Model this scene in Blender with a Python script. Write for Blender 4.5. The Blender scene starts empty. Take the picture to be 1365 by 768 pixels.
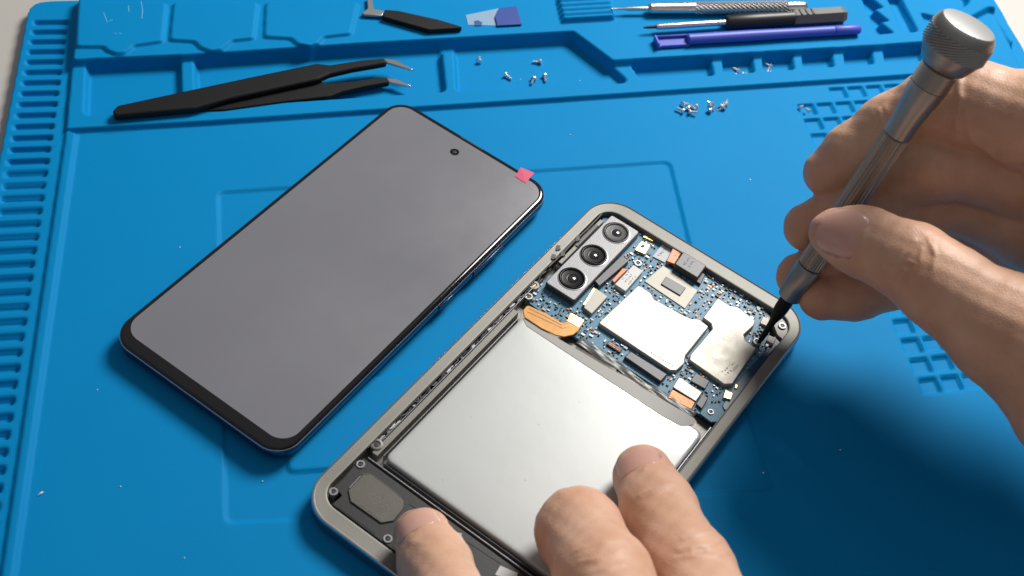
import bpy, bmesh, math, random
import numpy as np
from mathutils import Vector, Matrix
random.seed(7)
rng = np.random.default_rng(7)
S = 0.001                                    # everything below is written in millimetres
# ------------------------------------------------------------------ camera, world, lamps, exposure
scene = bpy.context.scene
COL = scene.collection
PW, PH = 1365.0, 768.0
CF = 1777.09
CE = (0.68547031, -0.13438778, -0.18756508)
CL = np.array([-98.961, -199.744, 314.195])
cam_d = bpy.data.cameras.new('camera'); cam = bpy.data.objects.new('camera', cam_d); COL.objects.link(cam)
cam_d.sensor_fit = 'HORIZONTAL'; cam_d.sensor_width = 36.0; cam_d.lens = CF / PW * 36.0
cam.location = CL * S; cam.rotation_euler = CE
cam_d.clip_start = 0.01; cam_d.clip_end = 20
cam_d.dof.use_dof = True; cam_d.dof.focus_distance = 0.405; cam_d.dof.aperture_fstop = 22
scene.camera = cam
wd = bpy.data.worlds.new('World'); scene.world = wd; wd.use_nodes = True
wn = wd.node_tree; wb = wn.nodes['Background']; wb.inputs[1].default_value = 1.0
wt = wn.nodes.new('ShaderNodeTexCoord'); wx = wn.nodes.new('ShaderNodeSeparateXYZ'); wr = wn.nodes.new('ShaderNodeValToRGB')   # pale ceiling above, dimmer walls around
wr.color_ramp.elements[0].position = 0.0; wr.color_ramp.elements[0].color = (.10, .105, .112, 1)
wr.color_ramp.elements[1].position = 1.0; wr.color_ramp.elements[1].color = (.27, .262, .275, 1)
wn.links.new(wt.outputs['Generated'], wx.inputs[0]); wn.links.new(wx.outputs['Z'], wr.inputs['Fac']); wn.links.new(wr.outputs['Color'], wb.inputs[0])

def area_lamp(name, loc, target, size, power, color):
    d = bpy.data.lights.new(name, 'AREA'); d.shape = 'DISK'; d.size = size * S
    d.energy = power; d.color = color
    o = bpy.data.objects.new(name, d); COL.objects.link(o)
    o.location = Vector(loc) * S
    o.rotation_euler = (Vector(target) - Vector(loc)).to_track_quat('-Z', 'Y').to_euler()
    return o
area_lamp('desk_lamp_light', (415, 445, 590), (20, 30, 0), 330, 9.5, (1.0, 0.97, 0.92))
scene.view_settings.view_transform = 'Standard'; scene.view_settings.look = 'None'
scene.view_settings.exposure = 0.0; scene.view_settings.gamma = 1.0
scene.view_settings.use_curve_mapping = False

# ------------------------------------------------------------------ photo pixel -> point on a level
def _rot(rx, ry, rz):
    cx, sx, cy, sy, cz, sz = math.cos(rx), math.sin(rx), math.cos(ry), math.sin(ry), math.cos(rz), math.sin(rz)
    X = np.array([[1, 0, 0], [0, cx, -sx], [0, sx, cx]]); Y = np.array([[cy, 0, sy], [0, 1, 0], [-sy, 0, cy]])
    Z = np.array([[cz, -sz, 0], [sz, cz, 0], [0, 0, 1]])
    return Z @ Y @ X
CR = _rot(*CE)
def unp(x, y, z=0.0):
    d = CR @ np.array([(x - PW / 2) / CF, -(y - PH / 2) / CF, -1.0])
    return CL + d * ((z - CL[2]) / d[2])
def unpl(pts, z=0.0): return [tuple(unp(a, b, z)[:2]) for a, b in pts]
def pxmm(p): return CF / np.linalg.norm(np.asarray(p) - CL)     # pixels per mm there

# ------------------------------------------------------------------ materials
def mat(name, col, rough=0.5, metal=0.0, bump=0.0, bscale=500.0, var=0.0, vscale=40.0, coat=0.0, alpha=1.0,
        spec=0.5, sss=0.0, aniso=0.0, trans=0.0, rvar=0.0):
    m = bpy.data.materials.new(name); m.use_nodes = True
    nt = m.node_tree; b = nt.nodes['Principled BSDF']; L = nt.links
    b.inputs['Base Color'].default_value = (*col, 1); b.inputs['Roughness'].default_value = rough
    b.inputs['Metallic'].default_value = metal; b.inputs['Coat Weight'].default_value = coat
    b.inputs['Specular IOR Level'].default_value = spec; b.inputs['Alpha'].default_value = alpha
    b.inputs['Transmission Weight'].default_value = trans
    b.inputs['Anisotropic'].default_value = aniso
    tc = nt.nodes.new('ShaderNodeTexCoord')
    if var > 0 or rvar > 0:
        n = nt.nodes.new('ShaderNodeTexNoise'); n.inputs['Scale'].default_value = vscale
        n.inputs['Detail'].default_value = 6; n.inputs['Roughness'].default_value = 0.6
        L.new(tc.outputs['Object'], n.inputs['Vector'])
    if var > 0:
        mx = nt.nodes.new('ShaderNodeMix'); mx.data_type = 'RGBA'
        mx.inputs[6].default_value = (*[c * (1 - var) for c in col], 1)
        mx.inputs[7].default_value = (*[min(1, c * (1 + var)) for c in col], 1)
        L.new(n.outputs['Fac'], mx.inputs[0]); L.new(mx.outputs[2], b.inputs['Base Color'])
    if rvar > 0:
        mr = nt.nodes.new('ShaderNodeMapRange'); mr.inputs[1].default_value = .3; mr.inputs[2].default_value = .7
        mr.inputs[3].default_value = max(0.02, rough - rvar); mr.inputs[4].default_value = min(1, rough + rvar)
        L.new(n.outputs['Fac'], mr.inputs[0]); L.new(mr.outputs[0], b.inputs['Roughness'])
    if bump > 0:
        n2 = nt.nodes.new('ShaderNodeTexNoise'); n2.inputs['Scale'].default_value = bscale; n2.inputs['Detail'].default_value = 4
        bp = nt.nodes.new('ShaderNodeBump'); bp.inputs['Strength'].default_value = bump; bp.inputs['Distance'].default_value = 0.0003
        L.new(tc.outputs['Object'], n2.inputs['Vector']); L.new(n2.outputs['Fac'], bp.inputs['Height'])
        L.new(bp.outputs['Normal'], b.inputs['Normal'])
    return m

# ------------------------------------------------------------------ object helpers
def link(o, parent=None):
    COL.objects.link(o)
    if parent is not None: o.parent = parent
    return o
def tag(o, label=None, cat=None, group=None, kind=None):
    if label: o['label'] = label
    if cat: o['category'] = cat
    if group: o['group'] = group
    if kind: o['kind'] = kind
    return o
def thing(name, label, cat, loc=(0, 0, 0), rotz=0.0, group=None):
    o = bpy.data.objects.new(name, None); o.empty_display_size = 0.005; COL.objects.link(o)
    o.location = Vector(loc) * S; o.rotation_euler = (0, 0, rotz)
    return tag(o, label, cat, group)
def mesh(name, verts, faces, m, parent=None, smooth=False):
    me = bpy.data.meshes.new(name)
    me.from_pydata([(v[0] * S, v[1] * S, v[2] * S) for v in verts], [], faces)
    bm = bmesh.new(); bm.from_mesh(me); bmesh.ops.recalc_face_normals(bm, faces=bm.faces); bm.to_mesh(me); bm.free()
    if smooth: me.shade_smooth()
    if m: me.materials.append(m)
    return link(bpy.data.objects.new(name, me), parent)
class MB:
    """collects pieces of one part"""
    def __init__(s): s.v = []; s.f = []
    def add(s, v, f):
        n = len(s.v); s.v += [tuple(p) for p in v]; s.f += [tuple(i + n for i in q) for q in f]; return s
    def box(s, c, d, ang=0.0):
        ca, sa = math.cos(ang), math.sin(ang); v = []
        for z in (-.5, .5):
            for x, y in ((-.5, -.5), (.5, -.5), (.5, .5), (-.5, .5)):
                X, Y = x * d[0], y * d[1]; v.append((c[0] + X * ca - Y * sa, c[1] + X * sa + Y * ca, c[2] + z * d[2]))
        return s.add(v, [(3, 2, 1, 0), (4, 5, 6, 7), (0, 1, 5, 4), (1, 2, 6, 5), (2, 3, 7, 6), (3, 0, 4, 7)])
    def prism(s, poly, z0, z1):
        n = len(poly); v = [(x, y, z0) for x, y in poly] + [(x, y, z1) for x, y in poly]
        return s.add(v, [tuple(range(n))[::-1], tuple(range(n, 2 * n))] + [(i, (i + 1) % n, n + (i + 1) % n, n + i) for i in range(n)])
    def loops(s, loops, cap0=True, cap1=True):
        n = len(loops[0]); v = [p for l in loops for p in l]; f = []
        for k in range(len(loops) - 1):
            for i in range(n):
                j = (i + 1) % n; f.append((k * n + i, k * n + j, (k + 1) * n + j, (k + 1) * n + i))
        if cap0: f.append(tuple(range(n))[::-1])
        if cap1: f.append(tuple(range((len(loops) - 1) * n, len(loops) * n)))
        return s.add(v, f)
    def tube(s, pts, rad, seg=10, flat=1.0, caps=True, up=(0, 0, 1)):
        pts = [np.array(p, float) for p in pts]; L = []
        if not hasattr(rad, '__len__'): rad = [rad] * len(pts)
        for i, p in enumerate(pts):
            t = pts[min(i + 1, len(pts) - 1)] - pts[max(i - 1, 0)]; t /= np.linalg.norm(t) + 1e-9
            u = np.cross(np.array(up, float), t)
            if np.linalg.norm(u) < 1e-3: u = np.cross(np.array((1., 0, 0)), t)
            u /= np.linalg.norm(u); w = np.cross(t, u)
            L.append([p + rad[i] * (math.cos(a) * u + flat * math.sin(a) * w) for a in [2 * math.pi * k / seg for k in range(seg)]])
        return s.loops(L, caps, caps)
    def lathe(s, prof, c=(0, 0, 0), seg=24):
        L = [[(c[0] + r * math.cos(2 * math.pi * k / seg), c[1] + r * math.sin(2 * math.pi * k / seg), c[2] + z) for k in range(seg)] for r, z in prof]
        return s.loops(L)
    def build(s, name, m, parent=None, smooth=False, bevel=0.0, seg=2):
        o = mesh(name, s.v, s.f, m, parent, False)
        if bevel > 0:
            b = o.modifiers.new('bevel', 'BEVEL'); b.width = bevel * S; b.segments = seg; b.limit_method = 'ANGLE'; b.angle_limit = math.radians(35)
        if smooth or bevel > 0:
            o.data.shade_smooth()
            o.data.set_sharp_from_angle(angle=math.radians(38))
        return o
def fillet(poly, r, n=5):
    out = []; N = len(poly)
    for i in range(N):
        p0, p, p1 = (np.array(poly[i - 1], float), np.array(poly[i], float), np.array(poly[(i + 1) % N], float))
        a = p0 - p; b = p1 - p; la, lb = np.linalg.norm(a), np.linalg.norm(b); a /= la; b /= lb
        ang = math.acos(max(-1, min(1, a @ b)))
        rr = r[i] if hasattr(r, '__len__') else r
        d = min(rr / max(math.tan(ang / 2), 1e-3), la * .48, lb * .48)
        if ang > 3.05 or rr <= 0: out.append(tuple(p)); continue
        A, B = p + a * d, p + b * d
        for k in range(n + 1):
            t = k / n; q = (1 - t) ** 2 * A + 2 * t * (1 - t) * p + t * t * B; out.append(tuple(q))
    return out
def rrect(w, h, r, n=8, cx=0, cy=0):
    out = []
    for sx, sy, a0 in ((1, -1, -90), (1, 1, 0), (-1, 1, 90), (-1, -1, 180)):
        for k in range(n + 1):
            a = math.radians(a0 + 90 * k / n)
            out.append((cx + sx * (w / 2 - r) + r * math.cos(a), cy + sy * (h / 2 - r) + r * math.sin(a)))
    return out
def at_z(poly, z): return [(x, y, z) for x, y in poly]

# ------------------------------------------------------------------ table and mat
M_table = mat('table_top', (0.46, 0.44, 0.41), 0.45, bump=0.05, bscale=300, var=0.05, vscale=12)
TZ = -4.0
tb = mesh('table', [(-900, -700, TZ), (900, -700, TZ), (900, 900, TZ), (-900, 900, TZ)], [(0, 1, 2, 3)], M_table)
tag(tb, kind='structure')

M_mat = mat('blue_silicone', (0.0, 0.215, 0.50), 0.6, bump=0.06, bscale=1800, var=0.05, vscale=25, spec=0.08)
GX0, GX1, GY0, GY1, GS = -176.0, 262.0, -120.0, 206.0, 0.6
gx = np.arange(GX0, GX1, GS); gy = np.concatenate([np.arange(GY0, 108, GS), np.arange(108, GY1, 0.3)])
HX, HY = np.meshgrid(gx, gy)
HH = np.full(HX.shape, -6.0)
def poly_sdf(px, py, poly):
    d = np.full(px.shape, 1e9); inside = np.zeros(px.shape, bool); N = len(poly)
    for i in range(N):
        ax, ay = poly[i]; bx, by = poly[(i + 1) % N]
        ex, ey = bx - ax, by - ay; wx, wy = px - ax, py - ay
        t = np.clip((wx * ex + wy * ey) / (ex * ex + ey * ey + 1e-12), 0, 1)
        d = np.minimum(d, (wx - ex * t) ** 2 + (wy - ey * t) ** 2)
        c = ((ay > py) != (by > py)) & (px < (bx - ax) * (py - ay) / ((by - ay) if abs(by - ay) > 1e-9 else 1e-9) + ax)
        inside ^= c
    d = np.sqrt(d); return np.where(inside, -d, d)
def level(poly, z, soft=0.55, r=1.2, fn=None):
    """set the mat's surface inside a (rounded) outline to height z, with a moulded edge"""
    if r > 0: poly = fillet(poly, r, 4)
    P = np.array(poly); m = 1.5
    i0, i1 = np.searchsorted(gx, [P[:, 0].min() - m, P[:, 0].max() + m]); j0, j1 = np.searchsorted(gy, [P[:, 1].min() - m, P[:, 1].max() + m])
    sl = (slice(max(j0, 0), j1), slice(max(i0, 0), i1))
    if HX[sl].size == 0: return
    d = poly_sdf(HX[sl], HY[sl], poly)
    t = np.clip(0.5 - d / (2 * soft), 0, 1); t = t * t * (3 - 2 * t)
    zz = z if fn is None else fn(HX[sl], HY[sl])
    HH[sl] = HH[sl] * (1 - t) + zz * t
def pl(pts, z): return unpl(pts, z)
# outline of the mat
e0, e1 = unp(33, 25, 0)[:2], unp(0, 195, 0)[:2]
r0, r1 = unp(1333.5, 0, 2)[:2], unp(1365, 54, 2)[:2]
def on_line(a, b, y): t = (y - a[1]) / (b[1] - a[1]); return (a[0] + (b[0] - a[0]) * t, y)
YT = unp(70, 0.5, 0)[1]
level([on_line(e0, e1, -119), on_line(r0, r1, -119), on_line(r0, r1, YT + 6), on_line(e0, e1, YT)], 0.0, 0.6, 8)
# slotted strip on the left
xa = unp(61, 300, 1)[:2]; xb = unp(3, 720, 1)[:2]
SX = lambda y: on_line(xa, xb, y)[0]
# moulded ridge between strip and work area, and the rail in front of the trays
x2a, x2b = unp(101.7, 174.8, 1)[:2], unp(18, 768, 1)[:2]
RZ = 1.9
ridge = [(SX(-118), -118), on_line(x2a, x2b, -118), tuple(unp(101.7, 175, RZ)[:2])] + pl([(87, 172)], RZ)
level(ridge, 1.3, 0.6, 0.5)
UZ, TF = 4.6, -1.1
rail = pl([(87, 172), (280, 161), (440, 150), (737, 131), (780, 128), (1160, 103), (1216, 99), (1290, 94), (1310, 60), (96, 76)], RZ)
level(rail, RZ, 0.55, 0.8)
# trays
T = TF
level(pl([(117, 70), (239, 62), (241, 143), (114, 153)], RZ), T, .8, 2)
level(pl([(260, 60), (584, 37), (593, 121), (262, 143)], RZ), T, .8, 2)
level(pl([(605, 34), (740, 24), (838, 109), (610, 121.5)], RZ), T, .8, 2)
level(pl([(826, 63), (941, 55), (951, 99.5), (855, 106)], RZ), T, .6, 1.2)
for a, b, c, d in ((961, 999, 1005, 966), (1014, 1052, 1058, 1019), (1067, 1105, 1111, 1072), (1122, 1158, 1164, 1128), (1174, 1226, 1231, 1181)):
    ya = lambda x: 60 - (x - 946) * .069; yb = lambda x: 99 - (x - 951) * .069
    level(pl([(a, ya(a)), (b, ya(b)), (c, yb(c)), (d, yb(d))], RZ), T, .6, 1.0)
block = pl([(96, 80), (280, 71.6), (480, 58), (763.5, 41.8), (816, 80.7), (1160, 61), (1232, 56), (1310, 50), (1330, 0)], UZ)
e_l = unp(103, 0, UZ)[:2]
block = block[:-1] + [on_line(r0, r1, block[-2][1] - 2), on_line(r0, r1, YT + 4.5), (e_l[0] + .5, YT - 1.5), (e_l[0], e_l[1])]
block[-4] = (block[-4][0] - 6, block[-4][1])
block[-3] = (block[-3][0] - 6, block[-3][1])
level(block, UZ, 0.7, 1.0)
# the three pads with finger tabs
def plu(pts, z): return unpl([(a, b - 5 if b > 10 else b) for a, b in pts], z)
PZ = UZ + 1.2
level(plu([(104, 2), (101, 66), (138, 66), (143, 71), (154, 75.5), (166, 74.5), (174, 69), (179, 64.5), (217, 59), (222, 2)], PZ), PZ, .5, 1.5)
level(plu([(231, 2), (226, 57), (259, 59), (267, 67), (281, 72.5), (295, 70), (303, 64), (310, 58), (338.5, 55), (344, 2)], PZ), PZ, .5, 1.5)
level(plu([(354, 2), (352, 53), (388, 55), (396, 62), (413, 66.5), (424, 62), (432, 53), (468, 49), (478, 2)], PZ), PZ, .5, 1.5)
# ribbed rest, comb, slot, round well, right tray
rb = pl([(742, 0), (750, 31), (818, 27), (812, 0)], UZ); y0r = rb[1][1]
level(rb, 0, .6, .6, fn=lambda X, Y: UZ + 1.3 + 1.0 * np.abs(np.sin((Y - y0r - .06 * X) * math.pi / 2.6)))
level(pl([(1148, -6), (1158, -6), (1176, 9), (1165, 12), (1184, 27), (1173, 29), (1190, 43), (1170, 45)], UZ), 1.0, .6, .3)
level(pl([(1183, -4), (1200, -4), (1223, 41), (1206, 43)], UZ), 1.5, .6, 1.2)
cw = unp(1258, -9, UZ)[:2]
level([(cw[0] + 10.5 * math.cos(a), cw[1] + 9 * math.sin(a)) for a in np.linspace(0, 6.283, 40)[:-1]], 1.0, .7, 0)
level(pl([(1228, 17), (1247, 22), (1262, 30), (1238, 33)], UZ), 2.5, .6, .6)
level(pl([(1294, 24), (1320, 10), (1330, 14), (1373, 100), (1350, 112), (1285, 112)], 4), 2.0, .8, 3)
# field of small square cells
A0, A1 = unp(1062.6, 139, 0)[:2], unp(1189, 427, 0)[:2]
U = (A1 - A0); nrow = 13; U = U / nrow
V = (unp(1138, 134.5, 0)[:2] - A0) / 3
for r in range(-1, 17):
    for c in range(0, 9):
        if r == -1 and c < 2: continue
        p = A0 + U * r + V * c
        q = [p + U * .02 + V * .02, p + V * .80 + U * .02, p + V * .80 + U * .72, p + U * .72 + V * .02]
        if max(k[0] for k in q) > 236: continue
        level([tuple(k) for k in q], -1.3, .45, .3)
# phone-sized recess in the work area and the raised pad in it
level(pl([(291, 256), (893, 215), (918, 318), (1032, 652), (301, 697)], 0), -0.8, .4, 2.5)
level(pl([(382, 520), (384, 629), (600, 613), (640, 480)], 0), 0.1, .5, 2.0)
# slots
for k in range(56):
    yy = 174.97 - 4.98 * k - .0071 * k * k
    xl = on_line(e0, e1, yy)[0] + 3.2; xr = SX(yy) - 2.2
    level([(xl, yy - 1.15), (xr, yy - 1.15), (xr, yy + 1.15), (xl, yy + 1.15)], -1.7, .45, .5)
ny, nx = HH.shape
keep = HH > -5.9
fk = keep[:-1, :-1] | keep[1:, :-1] | keep[:-1, 1:] | keep[1:, 1:]
jj, ii = np.nonzero(fk)
qf = np.stack([jj * nx + ii, jj * nx + ii + 1, (jj + 1) * nx + ii + 1, (jj + 1) * nx + ii], 1)
# flat spots of the surface are merged into bigger quads of the same height (4 x 4 cells)
vv = np.stack([HX.ravel(), HY.ravel(), HH.ravel()], 1)
used, inv = np.unique(qf, return_inverse=True)
me = bpy.data.meshes.new('work_mat'); vv = vv[used]; qf = inv.reshape(qf.shape)
me.vertices.add(len(vv)); me.vertices.foreach_set('co', (vv * S).astype(np.float32).ravel())
me.loops.add(qf.size); me.loops.foreach_set('vertex_index', qf.astype(np.int32).ravel())
me.polygons.add(len(qf)); me.polygons.foreach_set('loop_start', np.arange(0, qf.size, 4, dtype=np.int32))
me.update(calc_edges=True); me.shade_smooth(); me.materials.append(M_mat)
mo = link(bpy.data.objects.new('work_mat', me))
tag(mo, 'blue silicone repair mat with moulded trays and slots lying on the table', 'work mat')

f = MB()
for q in (((138, 17), (143, 30), (150, 26)), ((171, 8), (172, 16)), ((188, 2), (190, 14), (189, 25)), ((152, 44), (155, 45)), ((159, 44), (162, 45))):
    f.tube([unp(x, y, PZ) + np.array((0, 0, .02)) for x, y in q], .14, 4, .3)
f.build('scuff_mark', mat('scuff', (.12, .36, .62), .6), mo)
# ------------------------------------------------------------------ frames of the two phones
AA = math.radians(-45.76); AC = (-59.89 + .9 * math.cos(AA) - .9 * math.sin(AA), 58.15 + .9 * math.sin(AA) + .9 * math.cos(AA)); AW, AL, AH = 63.6, 131.8, 6.2; AR = -1.8
BC = (0.0, 0.0); BA = math.radians(-46.60); BW, BL, BH = 78.0, 149.9, 6.2
def loc(px, py, z, C, A):
    w = unp(px, py, z); x, y = w[0] - C[0], w[1] - C[1]
    return (x * math.cos(A) + y * math.sin(A), -x * math.sin(A) + y * math.cos(A))
def al(px, py, z): return loc(px, py, z, AC, AA)
def bl(px, py, z): return loc(px, py, z, BC, BA)
def blp(pts, z): return [bl(x, y, z) for x, y in pts]
MZ = -0.7                                     # both phones lie in the shallow recess of the mat
# ------------------------------------------------------------------ phone with its screen up
M_navy = mat('navy_metal', (0.045, 0.075, 0.13), 0.22, 0.9, coat=0.3)
M_blackglass = mat('black_glass', (0.004, 0.004, 0.005), 0.09, coat=0.4)
M_screen = mat('dark_screen_film', (0.172, 0.173, 0.194), 0.2, spec=0.5, var=.05, vscale=18, rvar=.05)
M_screen.node_tree.nodes['Principled BSDF'].inputs['IOR'].default_value = 2.3
M_pink = mat('pink_film', (0.80, 0.12, 0.22), 0.35, alpha=0.8)
M_chrome = mat('bright_edge', (0.6, 0.63, 0.68), 0.34, 0.9)
ph = thing('phone', 'intact phone lying screen up with a blank grey display and pink pull tab', 'phone', (AC[0], AC[1], 0.1), AA)
f = MB()
f.loops([at_z(rrect(AW - 4, AL - 4, 7.5 + AR, 10), 0.0), at_z(rrect(AW - 1.4, AL - 1.4, 8.8 + AR, 10), 0.6), at_z(rrect(AW - .3, AL - .3, 9.3 + AR, 10), 1.9), at_z(rrect(AW, AL, 9.5 + AR, 10), 3.0),
         at_z(rrect(AW, AL, 9.5 + AR, 10), 4.1), at_z(rrect(AW - .5, AL - .5, 9.3 + AR, 10), 4.75)])
f.build('frame', M_navy, ph, True)
f = MB(); f.loops([at_z(rrect(AW - .5, AL - .5, 9.3 + AR, 10), 4.76), at_z(rrect(AW - .2, AL - .2, 9.4 + AR, 10), 4.9), at_z(rrect(AW - .5, AL - .5, 9.25 + AR, 10), 5.05)], False, False)
f.build('edge_trim', M_chrome, ph, True)
f = MB(); f.loops([at_z(rrect(AW - .5, AL - .5, 9.25 + AR, 10), 4.8), at_z(rrect(AW - .7, AL - .7, 9.1 + AR, 10), 5.45), at_z(rrect(AW - 1.3, AL - 1.3, 8.8 + AR, 10), 5.85), at_z(rrect(AW - 2.2, AL - 2.2, 8.4 + AR, 10), 6.04), at_z(rrect(AW - 3.0, AL - 3.0, 8.0 + AR, 10), 6.08)])
f.build('front_glass', M_blackglass, ph, True)
sx0, sx1, sy0, sy1 = -AW / 2 + 1.9, AW / 2 - 1.9, -AL / 2 + 4.0, AL / 2 - 2.2
f = MB(); f.prism(rrect(sx1 - sx0, sy1 - sy0, 5.6, 10, (sx0 + sx1) / 2, (sy0 + sy1) / 2), 6.0, 6.10)
f.build('screen', M_screen, ph)
c = al(606, 203, 6.1)
f = MB(); f.lathe([(1.55, 6.0), (1.55, 6.13), (1.2, 6.14)], (c[0], c[1], 0), 24); fc = f.build('front_camera', M_blackglass, ph, True)
f = MB(); f.lathe([(0.62, 6.1), (0.62, 6.15), (0.3, 6.19)], (c[0], c[1], 0), 16); f.build('lens', mat('lens_grey', (0.06, 0.06, 0.07), 0.2, 0.2), fc, True)
# long thin slit of the earpiece
f = MB(); f.box((-.5, AL / 2 - 1.15, 6.02), (9, .35, .12)); f.build('earpiece', mat('slit_black', (0.01, 0.01, 0.01), 0.6), ph)
for (a, b) in (((629, 364), (670, 325)), ((583, 409), (602, 390))):
    y0, y1 = al(*a, 4)[1], al(*b, 4)[1]
    f = MB(); f.box((AW / 2 + .12, (y0 + y1) / 2, 3.3), (.8, y1 - y0, 1.5)); f.build('side_button', M_navy, ph, bevel=.3)
tp = [al(x, y, 6.4) for x, y in ((694, 224.5), (712, 231.5), (701, 244), (686.4, 234.7))]
v = [(*p, z) for z in (6.16, 6.24) for p in tp]
for i in (0, 1): v[i] = (v[i][0], v[i][1], v[i][2] + .5); v[4 + i] = (v[4 + i][0], v[4 + i][1], v[4 + i][2] + .5)
tag(MB().add(v, [(3, 2, 1, 0), (4, 5, 6, 7), (0, 1, 5, 4), (1, 2, 6, 5), (2, 3, 7, 6), (3, 0, 4, 7)]).build('pull_tab', M_pink, ph), 'translucent pink pull tab stuck on the corner')

# ------------------------------------------------------------------ opened phone
M_rim = mat('sandblasted_rim', (0.185, 0.18, 0.162), 0.5, 0.35, bump=0.1, bscale=2500, var=0.10, vscale=150)
M_side = mat('polished_side', (0.30, 0.33, 0.37), 0.2, 0.95)
M_plate = mat('midplate', (0.16, 0.15, 0.135), 0.42, 0.6, var=0.3, vscale=160, bump=.2, bscale=700)
M_foil = mat('battery_foil', (0.455, 0.475, 0.47), 0.35, 0.1, bump=0.16, bscale=75, var=0.03, vscale=60, coat=.35)
M_strip = mat('battery_strip', (0.30, 0.295, 0.28), 0.5, 0.0)
M_black = mat('black_plastic', (0.014, 0.014, 0.015), 0.45, bump=.1, bscale=2500)
M_dgrey = mat('dark_grey_part', (0.065, 0.065, 0.07), 0.42, .2, var=.2, vscale=900)
M_shield = mat('tin_shield', (0.45, 0.43, 0.375), 0.45, 0.35, bump=.12, bscale=900, var=0.07, vscale=220, rvar=.06)
M_silver = mat('brushed_plate', (0.30, 0.30, 0.31), 0.38, 0.5, bump=.15, bscale=2600, var=.06, vscale=500)
M_beige = mat('beige_cover', (0.36, 0.34, 0.29), 0.5, 0.2, var=.08, vscale=300)
M_gold = mat('gold_contact', (0.83, 0.60, 0.24), 0.32, 0.8, var=.1, vscale=800)
M_white = mat('white_label', (0.58, 0.58, 0.56), 0.5)
M_orange = mat('amber_flex', (0.52, 0.235, 0.02), 0.38, 0.1, var=.35, vscale=420, coat=.3)
M_orange2 = mat('orange_flex', (0.62, 0.17, 0.03), 0.4, var=.2, vscale=600)
M_copper = mat('copper_braid', (0.30, 0.12, 0.05), 0.4, 0.5, var=.35, vscale=900, bump=.3, bscale=1500)
M_lensblk = mat('lens_black', (0.003, 0.003, 0.004), 0.22, spec=.12)
M_ink = mat('ink_grey', (0.18, 0.17, 0.15), 0.6)
M_tape = mat('clear_tape', (0.22, 0.22, 0.21), 0.3, 0.1, bump=.15, bscale=260, alpha=.4)

def pcb_material():
    m = bpy.data.materials.new('blue_circuit_board'); m.use_nodes = True
    nt = m.node_tree; b = nt.nodes['Principled BSDF']; L = nt.links
    b.inputs['Roughness'].default_value = .42; b.inputs['Specular IOR Level'].default_value = .3
    tc = nt.nodes.new('ShaderNodeTexCoord')
    vo = nt.nodes.new('ShaderNodeTexVoronoi'); vo.inputs['Scale'].default_value = 1500
    L.new(tc.outputs['Object'], vo.inputs['Vector'])
    br = nt.nodes.new('ShaderNodeTexBrick'); br.inputs['Scale'].default_value = 420
    br.inputs['Color1'].default_value = (.018, .13, .25, 1); br.inputs['Color2'].default_value = (.03, .17, .29, 1)
    br.inputs['Mortar'].default_value = (.10, .26, .36, 1); br.inputs['Mortar Size'].default_value = .035; br.offset = .37; br.squash = .6
    L.new(tc.outputs['Object'], br.inputs['Vector'])
    rp = nt.nodes.new('ShaderNodeValToRGB'); rp.color_ramp.elements[0].position = .05; rp.color_ramp.elements[0].color = (1, 1, 1, 1)
    rp.color_ramp.elements[1].position = .13; rp.color_ramp.elements[1].color = (0, 0, 0, 1)
    L.new(vo.outputs['Distance'], rp.inputs['Fac'])
    mx = nt.nodes.new('ShaderNodeMix'); mx.data_type = 'RGBA'; mx.inputs[7].default_value = (.33, .40, .42, 1)
    L.new(rp.outputs['Color'], mx.inputs[0]); L.new(br.outputs['Color'], mx.inputs[6]); L.new(mx.outputs[2], b.inputs['Base Color'])
    return m
M_pcb = pcb_material()
M_pcbdark = mat('navy_flex_board', (0.008, 0.05, 0.12), 0.35, var=.35, vscale=700)

op = thing('opened_phone', 'opened phone without its back cover, circuit board and silver battery exposed', 'phone', (0, 0, 0.05), BA)
f = MB()
f.loops([at_z(rrect(BW - 3.5, BL - 3.5, 9, 12), 0), at_z(rrect(BW - .9, BL - .9, 10.2, 12), .5), at_z(rrect(BW, BL, 10.6, 12), 1.6), at_z(rrect(BW, BL, 10.6, 12), 4.9), at_z(rrect(BW - .3, BL - .3, 10.5, 12), 5.3)], True, False)
f.build('side_band', M_side, op, True)
f = MB()
f.loops([at_z(rrect(BW - .3, BL - .3, 10.5, 12), 5.3), at_z(rrect(BW - .5, BL - .5, 10.4, 12), 5.75), at_z(rrect(BW - 1.0, BL - 1.0, 10.2, 12), 5.95)], False, False)
f.build('edge_trim', M_chrome, op, True)
IR = rrect(70.2, 139.6, 5.5, 12)
f = MB()
f.loops([at_z(rrect(BW - 1.0, BL - 1.0, 10.2, 12), 5.95), at_z(rrect(BW - 1.5, BL - 1.5, 9.95, 12), 5.72), at_z(rrect(BW - 1.7, BL - 1.7, 9.9, 12), 5.68), at_z(rrect(BW - 2.1, BL - 2.1, 9.7, 12), 5.66), at_z(rrect(71.4, 140.8, 6.1, 12), 5.60), at_z(rrect(70.8, 140.2, 5.8, 12), 5.58), at_z(rrect(70.4, 139.8, 5.6, 12), 5.5), at_z(IR, 5.2), at_z(IR, 5.0), at_z(IR, 1.6)], False, False)
f.build('rim', M_rim, op, True)
f = MB(); f.prism(rrect(70.6, 140, 5.6, 10), 1.2, 1.9); f.build('midplate', M_plate, op)

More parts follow.
